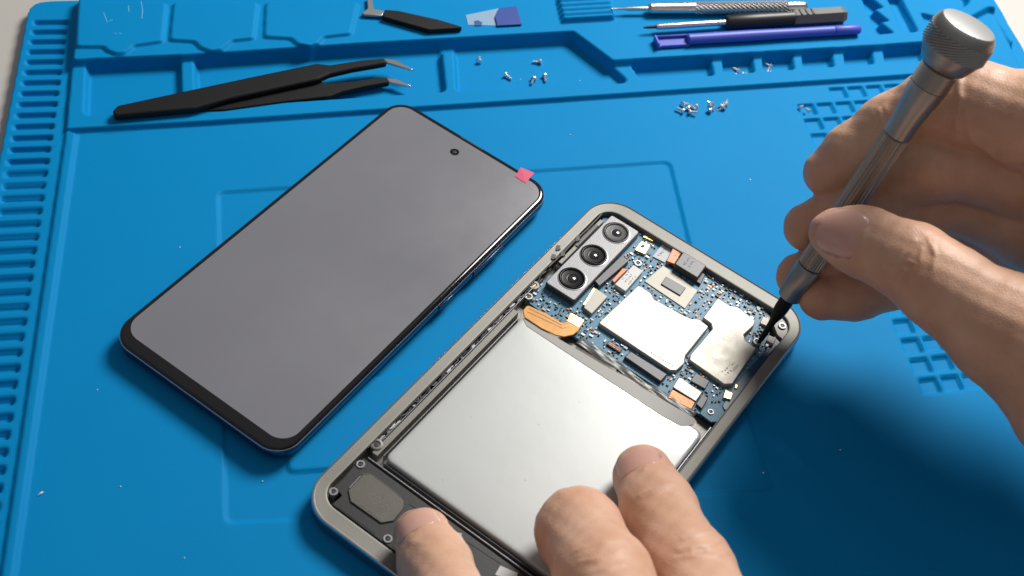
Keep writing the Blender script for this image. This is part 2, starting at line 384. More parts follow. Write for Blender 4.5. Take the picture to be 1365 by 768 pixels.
# battery, pillow shaped
bx0, bx1, by0, by1 = -29.5, 34.0, -49.5, 15.6
cx_, cy_ = (bx0 + bx1) / 2, (by0 + by1) / 2; bw_, bh_ = bx1 - bx0, by1 - by0
lo = []
for ins, r, z in ((.6, 1.6, 1.9), (.1, 1.9, 2.5), (0, 2, 3.4), (0, 2, 4.7), (.06, 2, 5.1), (.22, 2, 5.34), (.5, 2, 5.46), (.9, 2, 5.5), (1.6, 2, 5.52), (12, 2, 5.54)):
    lo.append(at_z(rrect(bw_ - 2 * ins, bh_ - 2 * ins, r, 8, cx_, cy_), z))
f = MB(); f.loops(lo); bat = f.build('battery', M_foil, op, True)
f = MB(); f.prism(fillet(blp([(696, 423), (928, 559), (924, 567), (907, 568), (880, 553), (702, 435)], 5.6), 1.2), 5.2, 5.62); f.build('label_strip', M_strip, bat, bevel=.15)
f = MB()
for q in ((628, 556), (718, 566), (772, 536), (700, 640), (590, 640), (830, 520)):
    x, y = bl(*q, 5.55); f.box((x, y, 5.55), (.22, .18, .06), x)
tag(f.build('speck', mat('foil_speck', (.25, .26, .26), .5), bat), kind='stuff')
# trench around the battery: the two dark liners and bright wall ribs
for x0, x1, y0, y1, z, m, n in ((-33.35, -31.5, -50, 16, 4.9, M_rim, 'ledge'), (-30.35, -30.1, -49, 14, 5.0, M_silver, 'inner_wall'), (-33.75, -33.5, -46, 28, 5.25, M_silver, 'inner_wall'),
                             (34.25, 34.6, -50, 19, 5.3, M_silver, 'inner_wall'), (-33.0, 34, -52.3, -52.0, 5.35, M_silver, 'inner_wall'), (-29, 34, -50.6, -50.35, 4.6, M_dgrey, 'inner_wall')):
    f = MB(); f.box(((x0 + x1) / 2, (y0 + y1) / 2, (z + 1.9) / 2), (x1 - x0, y1 - y0, z - 1.9)); f.build(n, m, op, bevel=.08)
f = MB(); f.box((-34.4, -8, 2.6), (1.2, 82, 1.4)); f.build('side_flex', M_black, op, bevel=.2)
f = MB(); f.box((-34.95, 2, 4.6), (.25, 104, 1.6)); f.build('rim_liner', M_black, op)
f = MB(); f.box((34.95, 10, 4.5), (.25, 96, 1.6)); f.build('rim_liner', M_black, op)
random.seed(3)
for k in range(26):                                  # clips and contacts in the left channel
    y = -44 + k * 2.9 + random.uniform(-.8, .8); l = random.uniform(.8, 3.2)
    f = MB(); f.box((-34.4 + random.uniform(-.25, .25), y, 4.2), (random.uniform(.4, .9), l, .8), random.uniform(-.12, .12))
    f.build('side_clip', random.choice([M_silver, M_black, M_dgrey, M_black, M_rim, M_white]), op, bevel=.08)
f = MB(); f.tube([(-34.5 + .3 * math.sin(y * .9) + .2 * math.sin(y * 2.3), y, 4.5 + .2 * math.sin(y)) for y in np.arange(-44, 48, 1.2)], .28, 6); f.build('antenna_cable', M_black, op, True)
for k in range(9):
    y = -2 + k * 2.6 + random.uniform(-.5, .5)
    f = MB(); f.box((35.0, y, 4.6), (.5, random.uniform(.7, 2.0), .5), random.uniform(-.2, .2)); f.build('side_clip', random.choice([M_silver, M_white, M_silver]), op, bevel=.08)
def screw_post(px, py, z, r, m_in=M_black, m_out=M_silver, name='screw_post', parent=op):
    x, y = bl(px, py, z)
    f = MB(); f.lathe([(r, 2.0), (r, z - .1), (r * .92, z), (r * .62, z), (r * .5, z - .35), (r * .05, z - .4)], (x, y, 0), 18); o = f.build(name, m_out, parent, True)
    f = MB(); f.lathe([(r * .42, z - .45), (r * .42, z - .2), (r * .3, z - .18)], (x, y, 0), 6); f.build('hex_socket', m_in, o)
    return o
screw_post(556, 531, 5.2, 1.5, m_out=M_black); screw_post(502, 592, 5.3, 1.8, M_black, M_rim)
# loudspeaker end
f = MB(); f.prism(fillet(blp([(484.6, 609.7), (470, 622), (446, 650), (456, 660), (443, 671)], 5.2) + [(-31.0, -69.2), (33.5, -69.2), (33.8, -53.0)], .6), 1.9, 5.0)
spk = f.build('speaker_module', M_black, op, bevel=.25)
sp = blp([(484, 632), (495, 631.5), (530, 658), (538.5, 667), (538, 677), (525, 694), (508, 697), (467, 668), (464, 653)], 5.6)
f = MB(); f.prism(sp, 4.8, 5.45); f.build('speaker_cover', mat('speaker_cover_metal', (0.10, 0.095, 0.082), .5, .3, var=.22, vscale=300, bump=.08, bscale=1800), spk, bevel=.2)
for (a_, b_) in (((466, 650), (481, 634)), ((484, 631.5), (494, 631)), ((497, 633), (536, 663)), ((480, 672), (507, 692))):
    q = [bl(*a_, 5.6), bl(*b_, 5.6)]; f = MB(); f.tube([(*q[0], 5.44), (*q[1], 5.44)], .11, 5); f.build('bright_edge', M_silver, spk)
f = MB()
for (a_, b_) in (((451, 676), (500, 712)), ((545, 672), (600, 705)), ((622, 722), (668, 752))):
    q = [bl(*a_, 5.05), bl(*b_, 5.05)]; f.tube([(*q[0], 5.0), (*q[1], 5.0)], .1, 5)
f.build('moulded_line', M_dgrey, spk)
M_mark = mat('faint_stamp', (0.17, 0.16, 0.14), .6)
f = MB()
for k in range(9):
    a, b = bl(496 + (k % 3) * 7 + k * .6, 660 + (k // 3) * 6 + (k % 3) * 4, 5.5)
    f.box((a, b, 5.46), (1.1, .14, .02)); f.box((a + .3, b + .35, 5.46), (.14, .8, .02))
f.build('stamped_mark', M_mark, spk)
for px, py in ((480.7, 618.6), (444.5, 655), (517, 718), (611, 718)):
    screw_post(px, py, 5.35, 1.25, M_black, M_silver, 'screw')
f = MB(); f.prism(blp([(600, 707), (616, 711), (612, 726), (596, 722)], 5.2), 4.9, 5.08); f.build('contact_plate', M_silver, spk)
f = MB(); f.prism(blp([(667, 754), (690, 764), (688, 776), (660, 766)], 5.2), 4.9, 5.15); f.build('contact_plate', M_white, spk)

# main circuit board
PCBZ = 3.6
outl = blp([(703, 402), (712, 385), (745, 360), (805, 290), (850, 297), (866, 305), (1010, 398), (1030, 428), (1018, 470), (990, 510), (952, 561), (932, 552), (876, 517), (826, 484), (763, 447)], PCBZ)
f = MB(); f.prism(fillet(outl, .8, 3), 2.6, PCBZ); pcb = f.build('circuit_board', M_pcb, op)
tag(pcb, 'blue circuit board packed with chips and tin shields')
occ = []
def chip(name, px, z1, m, z0=PCBZ - .05, bevel=.15, r=0.0, parent=pcb, zpix=None):
    p = blp(px, z1 if zpix is None else zpix)
    occ.append(p)
    if r: p = fillet(p, r, 4)
    f = MB(); f.prism(p, z0, z1); return f.build(name, m, parent, bevel=bevel)
chip('shield_can', [(797.4, 430.5), (851, 380), (868, 391), (872, 399), (912, 421), (922, 425), (932, 425.5), (945, 435.5), (914, 474), (912, 485), (902, 494), (893, 494)], 5.2, M_shield, r=.7, bevel=.3)
chip('shield_can', [(956.5, 397), (973, 407.5), (983, 409), (1007, 427.5), (1005, 434), (991.5, 446.5), (994, 454), (1008, 464), (976.5, 512), (965.5, 512.5), (919, 480), (920, 473), (949.5, 438.5), (948, 431.5), (937, 423.5)], 5.2, M_shield, r=.7, bevel=.3)
chip('sim_well', [(884, 354), (930, 387.5), (913, 411.5), (859, 375)], 3.9, M_beige, bevel=.1)
chip('processor_pad', [(888, 368.5), (914.5, 383.5), (907, 394), (881, 378.5)], 4.3, M_dgrey, z0=3.85)
chip('label_block', [(844.5, 353), (857, 361.5), (834, 388.5), (819.5, 379)], 5.1, M_white)
chip('amber_connector', [(830, 357.5), (836.5, 359), (819, 377), (815.5, 373.5)], 4.7, M_orange2)
chip('beige_chip', [(794, 384), (810, 395.5), (789, 418.5), (778, 410)], 5.0, M_beige)
chip('gold_edge', [(791, 383), (795, 386), (780, 407.5), (776.5, 406)], 4.9, M_gold)
chip('grey_connector', [(829, 340.5), (838.5, 347.5), (799, 381.5), (793, 374.5)], 5.7, M_dgrey)
chip('gold_contact', [(861, 310), (876, 316), (870, 322), (857, 316)], 4.2, M_gold)
gc = chip('gold_connector', [(855, 321), (867, 327), (860, 339), (846, 333)], 4.6, M_gold)
chip('black_dot', [(856, 325), (860, 327), (858, 330), (854, 328)], 4.9, M_black)
chip('paper_label', [(884, 324), (901, 333), (886, 350), (870, 342)], 4.0, mat('paper_label_grey', (.50, .53, .56), .6, var=.25, vscale=1500), bevel=.05)
chip('ribbon_end', [(897, 331), (909, 335.5), (899, 352), (888.5, 348)], 5.2, M_orange2)
chip('front_camera_base', [(890, 350), (934, 379), (940, 366), (900, 340)], 4.6, M_black)
chip('front_camera_housing', [(911, 335), (942, 354), (930, 371), (899, 352)], 6.4, M_dgrey, bevel=.35)
chip('long_connector', [(840.8, 468), (890, 499), (881, 509), (832, 475.5)], 5.0, M_dgrey, z0=2.5, bevel=.3)
chip('long_connector_wall', [(831.5, 477), (880, 509.5), (877, 515), (824, 487)], 3.4, M_black, z0=2.0)
chip('press_connector', [(811.5, 454), (830, 465.6), (826.5, 470.5), (808, 458.6)], 4.3, M_black)
f = MB()
for a in (0.33, 0.66):
    p0 = np.array(bl(811.5, 454, 4.4)) * (1 - a) + np.array(bl(808, 458.6, 4.4)) * a; p1 = np.array(bl(830, 465.6, 4.4)) * (1 - a) + np.array(bl(826.5, 470.5, 4.4)) * a
    c = (p0 + p1) / 2; d = p1 - p0
    f.box((c[0], c[1], 4.35), (np.linalg.norm(d) * .8, .2, .12), math.atan2(d[1], d[0]))
f.build('pin_row', M_copper, pcb)
chip('tin_cover', [(905, 503), (936, 523), (927.5, 535), (897, 516)], 5.1, M_shield)
chip('copper_flex', [(896, 519), (927, 536), (921.7, 546), (890, 530)], 4.7, M_copper, z0=2.4)
chip('grey_chip', [(927.5, 497), (946, 507.8), (940, 518.5), (920.5, 507.8)], 4.5, M_dgrey)
chip('grey_chip', [(937, 524.5), (944, 531), (935.7, 545), (928, 538.5)], 4.6, M_dgrey)
chip('dark_flex_end', [(1018, 470), (1034, 446), (1044, 452), (1042, 462), (985, 535), (966, 548), (963, 541), (978, 514)], 3.9, M_pcbdark, r=.6)
chip('gold_pad', [(967, 520), (977, 524), (974, 533), (964, 529.5)], 4.6, M_gold, r=.3)
chip('gold_pad', [(980, 512), (984, 513), (983, 518), (979, 517)], 4.4, M_gold)
chip('gold_pad', [(1025, 446.5), (1035, 451), (1031, 459), (1021.5, 454)], 4.9, M_beige, r=.3)
chip('gold_pad', [(1017, 421.5), (1026, 426), (1023, 435), (1013, 431)], 4.6, M_beige, r=.3)
tabp = [(958, 537), (967, 550), (962, 562), (948, 563), (932, 551), (942, 540)]
chip('screw_tab', tabp, 4.2, M_pcb, r=.8)
screw_post(947.5, 548.8, 4.5, 1.0, parent=op); screw_post(850.5, 350.5, 4.6, 1.25, M_black, M_silver); screw_post(1009.5, 455, 4.6, 1.35, M_black, M_silver, 'screw')
screw_post(1043, 434, 5.2, 1.25); screw_post(712, 380, 4.8, 1.6, M_gold, M_beige, 'screw'); screw_post(705, 395, 4.8, 1.3, M_black, M_silver)
# lobe of the rim around the screw at the corner
f = MB(); f.prism(fillet(blp([(1030, 412), (1052, 420), (1058, 440), (1046, 455), (1036, 446), (1030, 430)], 4.9), 1.2), 1.9, 4.75); f.build('corner_boss', M_rim, op, bevel=.2)
# small parts scattered on the board
def inside(p, poly):
    x, y = p; r = False
    for i in range(len(poly)):
        (x0, y0), (x1, y1) = poly[i - 1], poly[i]
        if (y0 > y) != (y1 > y) and x < (x1 - x0) * (y - y0) / (y1 - y0) + x0: r = not r
    return r
cam_occ = [(-32.3, 29.0), (-20.3, 29.0), (-20.3, 68.5), (-32.3, 68.5)]
occ.append(cam_occ)
fm = {k: MB() for k in range(4)}; placed = []
n = 0; tries = 0
while n < 420 and tries < 40000:
    tries += 1
    p = (random.uniform(-34, 34), random.uniform(20, 70)); s = random.choice([(.8, .42), (.42, .8), (.6, .35), (1.2, .7), (.35, .6), (.45, .45), (1.0, .3)])
    e = max(s) * .6
    if not all(inside((p[0] + dx * e, p[1] + dy * e), outl) for dx in (-1, 1) for dy in (-1, 1)): continue
    if any(inside((p[0] + dx * e, p[1] + dy * e), q) for q in occ for dx in (-1, 0, 1) for dy in (-1, 0, 1)): continue
    if any(abs(p[0] - q[0]) < (s[0] + q[2]) / 2 + .12 and abs(p[1] - q[1]) < (s[1] + q[3]) / 2 + .12 for q in placed): continue
    placed.append((*p, *s)); n += 1
    k = random.choices([0, 1, 2, 3], [5, 2.2, 1.2, 2])[0]
    fm[k].box((p[0], p[1], PCBZ + .2), (s[0], s[1], random.uniform(.3, .7)))
for k, m in enumerate((M_black, M_white, M_copper, M_silver)):
    tag(fm[k].build('small_component', m, pcb), kind='stuff')

# triple camera
CZ = 6.2
pl_ = rrect(10.7, 37.4, .8, 4, -26.3, 48.7)
f = MB(); f.prism(rrect(10.9, 37.6, .8, 4, -26.3, 48.7), 3.2, CZ - .6); cmod = f.build('camera_module', M_dgrey, op, bevel=.1)
f = MB(); f.prism(pl_, CZ - .6, CZ); f.build('camera_plate', mat('camera_plate_metal', (0.24, 0.24, 0.25), 0.42, 0.2, bump=.15, bscale=2600, var=.08, vscale=500), cmod, bevel=.25)
for i, (px, py) in enumerate(((821.7, 310), (791.7, 340), (763, 371))):
    x, y = bl(px, py, CZ + .3)
    f = MB(); f.lathe([(4.55, CZ - .1), (4.55, CZ + .12), (4.25, CZ + .22), (4.25, CZ - .0)], (x, y, 0), 36); f.build('lens_ring', M_chrome, cmod, True)
    f = MB(); f.lathe([(4.25, CZ - .1), (4.25, CZ + .35), (4.0, CZ + .48), (3.7, CZ + .46), (3.62, CZ + .44), (3.35, CZ + .2), (3.25, CZ + .17), (3.1, CZ + .16), (1.8, CZ + .12), (1.7, CZ + .12), (1.5, CZ + .05)], (x, y, 0), 36)
    f.build('lens_barrel', M_lensblk if i else mat('lens_barrel_grey', (.03, .029, .027), .3, spec=.25), cmod, True)
    f = MB(); f.lathe([(1.45, CZ + .1), (1.2, CZ + .32), (.7, CZ + .45), (.1, CZ + .5)], (x, y, 0), 24); f.build('lens_glass', mat('lens_glass', (.02, .02, .025), .05, coat=1.0), cmod, True)
# bracket beside the camera, bottom dark lip
f = MB(); f.box((-33.0, 52, 4.6), (1.4, 24, 1.6)); f.build('camera_bracket', M_rim, op, bevel=.15)
f = MB(); f.box((-32.9, 55, 5.5), (1.0, 12, .5)); f.build('bracket_foam', M_dgrey, op, bevel=.15)
f = MB(); f.tube([(-34.6, 36, 5.5), (-34.3, 44, 5.6), (-34.5, 50, 5.6), (-34.2, 57, 5.7), (-34.4, 66, 5.6)], .3, 6); f.build('antenna_cable', M_black, op, True)
for px, py in ((770, 318), (750, 338), (744, 330), (738, 342)):
    x, y = bl(px, py, 5.8); f = MB(); f.box((x, y, 5.6), (1.2, 1.6, .7), .4); f.box((x + .5, y - .7, 5.7), (.5, 1.5, .6), -.5); f.build('torn_adhesive', M_black, op)
# amber flex from the battery to the board
fo = blp([(697, 414), (703, 406.5), (728, 418), (750, 431), (756, 428), (761, 418), (779, 428), (771, 441), (764, 446.5), (752, 449), (741, 447), (722, 438), (699, 423)], 6.0)
f = MB(); f.prism(fillet(fo, .9, 3), 5.55, 6.0); fx = f.build('battery_flex', M_orange, op, bevel=.15)
f = MB()
for k_ in (0, 1):
    q = blp([(704 - k_, 411 + 5 * k_), (727, 422 + 5 * k_), (749 + k_, 434 + 4 * k_), (757 + 2 * k_, 431 + 5 * k_)], 6.02)
    f.tube([(x, y, 6.0) for x, y in q], .16, 5, .3)
f.build('trace', M_copper, fx)
f = MB(); f.prism(blp([(761, 417), (779, 427), (772, 437), (756, 428)], 6.1), 5.9, 6.12); f.build('flex_plug', M_gold, fx, bevel=.08)
f = MB()
for i in range(5):
    for j in range(3):
        x, y = bl(762 + i * 3.3 - j * 1.6, 420 + i * 1.9 + j * 3, 6.2); f.box((x, y, 6.14), (.3, .3, .06))
f.build('solder_dots', M_copper, fx)
# crumpled clear tape between battery and board
nv = 40; vs = []; fs = []
pa, pb = np.array(bl(772, 452, 4.6)), np.array(bl(925, 556, 4.6)); ax = (pb - pa); Lt = np.linalg.norm(ax); ax /= Lt; nn = np.array((-ax[1], ax[0]))
for i in range(nv + 1):
    for j in range(7):
        t = i / nv; w = (j / 6 - .5) * (2.9 + .5 * math.sin(t * 9))
        p = pa + ax * Lt * t + nn * (w + .3 * math.sin(t * 7))
        vs.append((p[0], p[1], 4.1 + .22 * math.sin(t * 31 + j) * math.sin(t * 12) + .2 * math.cos(j * 2.1 + t * 17) + .9 * t * t))
for i in range(nv):
    for j in range(6): k = i * 7 + j; fs.append((k, k + 1, k + 8, k + 7))
o = mesh('clear_tape', vs, fs, M_tape, op, True); sm = o.modifiers.new('solid', 'SOLIDIFY'); sm.thickness = .1 * S

# tiny print on the parts: marks too small to read
def print_marks(name, a, b, z, n, hgt, m, parent, zpix=None):
    p0, p1 = np.array(bl(*a, z)), np.array(bl(*b, z)); ax = p1 - p0; Ln = np.linalg.norm(ax); ax /= Ln; nn = np.array((-ax[1], ax[0])); an = math.atan2(ax[1], ax[0]); w = Ln / n
    f = MB()
    for i in range(n):
        c = p0 + ax * w * (i + .5)
        for q in range(random.choice((2, 3, 3))):
            t = random.choice(((-.3, 0, 0), (.3, 0, 0), (0, .4, 1), (0, -.4, 1), (0, 0, 1), (0, 0, 2)))
            d = c + ax * t[0] * w + nn * t[1] * hgt
            if t[2] == 0: f.box((d[0], d[1], z), (.11, hgt, .02), an)
            elif t[2] == 1: f.box((d[0], d[1], z), (w * .62, .11, .02), an)
            else: f.box((d[0], d[1], z), (.11, hgt, .02), an + .6)
    return f.build(name, m, parent)
M_print = mat('grey_print', (.07, .065, .055), .8, spec=.1); M_printd = mat('dark_print', (.10, .09, .08), .6)
print_marks('printed_marks', (864, 468), (897, 488.5), 5.215, 12, .75, M_print, pcb)
print_marks('printed_marks', (966, 501), (985, 487), 5.215, 6, .8, M_print, pcb)
print_marks('printed_marks', (962, 497), (980, 483), 5.215, 6, .5, M_print, pcb)
for k in range(3): print_marks('printed_marks', (829 + k * 4, 373 + k * 3.2), (839 + k * 4, 362 + k * 3.2), 5.115, 5, .5, M_printd, pcb)
print_marks('printed_marks', (877, 342), (890, 330), 4.015, 5, .8, M_print, pcb)
for k in range(2): print_marks('printed_marks', (911 + k * 6, 354 + k * 3), (919 + k * 6, 344 + k * 3), 6.415, 4, .7, mat('soft_print', (.04, .04, .04), .6), pcb)
print_marks('printed_marks', (899, 346), (905, 337), 5.215, 3, .9, M_copper, pcb)
# ------------------------------------------------------------------ tools on the mat
M_tblack = mat('matte_black_coating', (0.006, 0.006, 0.0065), 0.55, bump=.1, bscale=1800, spec=.25)
M_steel = mat('tool_steel', (0.62, 0.63, 0.65), 0.25, 1.0, var=.05, vscale=300)
M_knurl = mat('knurled_steel', (0.55, 0.55, 0.55), 0.33, 0.95)
M_purple = mat('purple_plastic', (0.06, 0.09, 0.50), 0.45)
M_handle = mat('black_handle', (0.012, 0.012, 0.013), 0.42)
M_handle2 = mat('grey_handle_end', (0.10, 0.098, 0.095), 0.5)
def wl(pts, z): return [tuple(unp(x, y, z)[:2]) for x, y in pts]
def flat(parent, name, px, z0, z1, m, bevel=.4, r=.0):
    p = wl(px, z1)
    if r: p = fillet(p, r, 4)
    o = parent.location / S
    f = MB(); f.prism([(x - o[0], y - o[1]) for x, y in p], z0 - o[2], z1 - o[2]); return f.build(name, m, parent, bevel=bevel)
def base_thing(name, label, cat, px, z, group=None):
    w = unp(px[0], px[1], z); return thing(name, label, cat, (w[0], w[1], z), 0, group)
# black curved tweezers in the tray
t = base_thing('tweezers', 'black curved tweezers with bare steel points lying in the long tray', 'tweezers', (300, 125), 0)
flat(t, 'arm', [(152, 154), (150, 147), (157, 140), (330, 103), (422, 84), (440, 86), (483, 79.5), (512, 77), (517, 83), (470, 91), (440, 98), (424, 105), (308, 130), (259, 144)], 2.5, 5.0, M_tblack, .7, 1.0)
flat(t, 'arm', [(256, 148), (300, 133), (380, 116), (425, 107), (434, 110.5), (470, 108), (500, 103.5), (516, 103), (520, 109), (490, 114), (455, 122), (440, 128), (380, 135), (300, 146)], 0.3, 2.6, M_tblack, .6, .8)
flat(t, 'point', [(510, 77.6), (527, 79), (552, 92.5), (545, 92), (515, 83)], 3.6, 4.5, M_steel, .3)
flat(t, 'point', [(514, 103), (530, 105), (549, 114.5), (540, 114), (518, 109)], 1.3, 2.2, M_steel, .3)
# second pair above
t = base_thing('tweezers', 'small dark tweezers with bent grey tips beside the clear film', 'tweezers', (560, 30), UZ)
flat(t, 'arm', [(513, 12.5), (531, 14), (585, 26), (620, 36.5), (572, 39.5), (510, 22)], UZ + .2, UZ + 2.2, M_tblack, .6, .6)
flat(t, 'point', [(512, 14), (498, 11.5), (496, -4), (489, -4), (490, 11), (482, 17), (485, 19.5), (510, 21)], UZ + .5, UZ + 1.6, mat('dull_steel', (.30, .31, .33), .4, .8), .3)
# clear film with blue tab
M_film = mat('clear_film', (0.45, 0.62, 0.78), 0.15, alpha=.45)
t = base_thing('film_sticker', 'clear plastic film strip with a dark blue tab end', 'film', (655, 25), UZ)
flat(t, 'film', [(621, 20), (665, 11), (660, 22), (663, 34), (624, 33)], UZ + .05, UZ + .25, M_film, 0)
flat(t, 'tab', [(665, 11), (688, 7.5), (696, 32), (663, 34), (660, 22)], UZ + .3, UZ + .9, mat('blue_tab', (0.012, 0.05, 0.28), .45), .1)
flat(t, 'hole_mark', [(632, 28), (637, 27), (643, 30), (642, 34), (633, 34)], UZ + .28, UZ + .34, mat('blue_mark', (0.01, 0.08, 0.22), .5), 0)

def axis_tool(name, label, cat, pA, pB, z, group=None):
    """an Empty whose local +X runs along the tool from photo point A to photo point B at height z"""
    a, b = unp(*pA, z), unp(*pB, z)
    o = thing(name, label, cat, (a[0], a[1], z), math.atan2(b[1] - a[1], b[0] - a[0]), group)
    L = np.linalg.norm(b - a)
    return o, L
def turned(parent, name, prof, m, seg=20, flute=0.0, smooth=True):
    """lathe about local X; prof = (x, r)"""
    L = []
    for i, (x, r) in enumerate(prof):
        ring = []
        for k in range(seg):
            rr = r + (flute if (k + i) % 2 else 0); a = 2 * math.pi * k / seg
            ring.append((x, rr * math.cos(a), rr * math.sin(a)))
        L.append(ring)
    f = MB(); f.loops(L); return f.build(name, m, parent, smooth)
# steel pen-shaped screwdriver
sd, L = axis_tool('screwdriver', 'slim steel screwdriver with knurled grip resting above the black one', 'screwdriver', (815, 12), (1076, 9), UZ + 2.5)
k = L / 261
turned(sd, 'bit', [(0, .35), (16 * k, .45), (22 * k, .8), (49 * k, .8)], M_steel, 10)
turned(sd, 'shaft', [(48 * k, 1.5), (50 * k, 2.1), (108 * k, 2.3)], M_steel)
n = 40; turned(sd, 'knurled_grip', [(108 * k + (125 * k) * i / n, 2.1) for i in range(n + 1)], M_knurl, 24, .34, False)
turned(sd, 'end_cap', [(233 * k, 2.2), (255 * k, 2.2), (258 * k, 1.9), (260 * k, 1.2)], M_steel)
# black handled screwdriver
sd, L = axis_tool('screwdriver', 'small screwdriver with faceted black handle and bare steel shaft', 'screwdriver', (858, 37), (1127, 20), UZ + 2.6)
k = L / 269.5
turned(sd, 'bit', [(0, .3), (6 * k, .5), (18 * k, .6)], M_tblack, 8)
turned(sd, 'shaft', [(16 * k, .9), (20 * k, 1.15), (112 * k, 1.15)], M_steel, 12)
turned(sd, 'handle', [(107 * k, 2.3), (109 * k, 2.75), (150 * k, 2.9), (196 * k, 2.8)], M_handle, 12)
h = turned(sd, 'handle_end', [(196 * k, 2.95), (199 * k, 3.2), (262 * k, 3.3), (267 * k, 2.9), (269 * k, 2.2)], M_handle2, 6, 0, False)
for x in (205, 213, 221):
    f = MB(); f.box((x * k, 0, 2.95), (.7, 3.0, .4)); f.build('grip_notch', M_handle, h)
# purple pry tool
sp_, L = axis_tool('pry_tool', 'purple plastic pry tool with a notched flat end beside the screwdrivers', 'pry tool', (874, 55), (1146, 39), UZ + 2.1)
k = L / 272.5
turned(sp_, 'rod', [(40 * k, 1.4), (42 * k, 2.0), (120 * k, 2.1), (180 * k, 1.9), (236 * k, 1.9)], M_purple, 16)
turned(sp_, 'end_piece', [(237 * k, 1.75), (238 * k, 1.95), (270 * k, 1.95), (272 * k, 1.6)], M_purple, 16)
f = MB(); f.prism([(0, -2.4), (3 * k, -2.4), (8 * k, -2.1), (43 * k, -2.1), (43 * k, 2.1), (8 * k, 2.1), (3 * k, 2.4), (0, 2.4)], -1.9, -.5); f.build('flat_blade', M_purple, sp_, bevel=.25)
f = MB(); f.box((1.5 * k, 0, .1), (3 * k, 4.8, 1.6)); f.box((22 * k, 1.85, .1), (40 * k, .5, 1.4)); f.build('blade_lip', M_purple, sp_, bevel=.2)

# ------------------------------------------------------------------ screws
M_scr = mat('bright_screw', (0.80, 0.81, 0.83), 0.3, 0.75); M_scrd = mat('screw_recess', (0.05, 0.05, 0.05), .5)
def screw_mesh():
    pr = [(0.0, 1.0), (0.55, 1.0), (.7, .85)]
    f = MB(); L = []
    for x, r in [(0, .75), (.12, 1.0), (.6, 1.0), (.62, .5)] + [(.62 + .16 * i, .5 if i % 2 else .38) for i in range(1, 16)] + [(3.2, .2)]:
        L.append([(x, r * math.cos(a), r * math.sin(a)) for a in [2 * math.pi * q / 12 for q in range(12)]])
    f.loops(L); return f
_proto = None
def screw(px, py, z, az, tilt, label, group, s=1.0, lay=True):
    global _proto
    if _proto is None:
        _proto = screw_mesh().build('screw', M_scr, None, True); o = _proto
    else:
        o = _proto.copy(); COL.objects.link(o)
    w = unp(px, py, z + .9 * s)
    o.location = (w[0] * S, w[1] * S, (z + .95 * s) * S); o.rotation_euler = (random.uniform(0, 6), tilt, az); o.scale = (s, s, s)
    tag(o, label, 'screw', group); return o
R_ = math.radians
for px, py, az, lb in ((639, 83, 80, 'small steel screw lying next to the cross wall of the open tray'), (673, 99, -50, 'small steel screw lying alone in the middle of the open tray floor'), (722, 82, 175, 'small steel screw lying sideways under the back wall of the open tray'),
                       (712, 104, -120, 'small steel screw, one of the two side by side in the open tray'), (726, 100, -95, 'small steel screw, one of the two side by side in the open tray')):
    screw(px, py, TF, R_(az), 0.1, lb, 'loose screws in the tray')
for px, py, az in ((909, 139, 20), (916, 143, -60), (912, 149, 140), (922, 141, 200), (927, 144, 60), (918, 149, -20)):
    screw(px, py, 0, R_(az), random.uniform(-.3, .5), 'tiny steel screw in the larger heap below the screw cells', 'first heap of screws', 1.0)
for px, py, az in ((949, 140, 100), (945, 148, 30), (960, 142, 10), (967, 139, 60), (966, 143, 190)):
    screw(px, py, 0, R_(az), random.uniform(-.3, .5), 'tiny steel screw in the smaller heap below the screw cells', 'second heap of screws', 1.0)
for px, py, az in ((985, 95, 120), (988, 99, 20), (982, 100, 200)):
    screw(px, py, TF, R_(az), .2, 'tiny steel screw in the first square cell that holds screws', 'screws in one cell', .9)
for px, py, az in ((1028, 89, 120), (1024, 94, 60), (1021, 97, 20)):
    screw(px, py, TF, R_(az), .2, 'tiny steel screw in the second square cell that holds screws', 'screws in the next cell', .9)
for px, py, az in ((1066, 144, 40), (1079, 149, 100)):
    screw(px, py, 0, R_(az), .2, 'tiny steel screw beside the field of small square pits', 'screws by the pits', .8)
# lint
M_lint = mat('white_lint', (.8, .8, .8), .7)
f = MB(); a = unp(51, 661, 0); b = unp(58, 656, 0); f.tube([a + np.array((0, 0, .2)), (a + b) / 2 + np.array((0, 0, .4)), b + np.array((0, 0, .2))], [.1, .3, .08], 6)
o = f.build('lint', M_lint, None, True); tag(o, 'tiny white sliver of lint on the bare blue mat', 'lint')
f = MB()
for px, py in ((161, 649), (27, 705), (246, 744), (1018, 629), (1014, 291), (773, 108), (694, 106), (350, 640), (130, 520), (1120, 600), (760, 180), (1000, 240), (240, 330)):
    p = unp(px, py, 0); f.box((p[0], p[1], .12 if not (291 < px < 1030 and py > 240) else -.6), (random.uniform(.2, .45), random.uniform(.15, .35), .2), random.uniform(0, 3))
tag(f.build('dust', M_lint), 'white dust specks scattered over the blue mat', 'dust', kind='stuff')

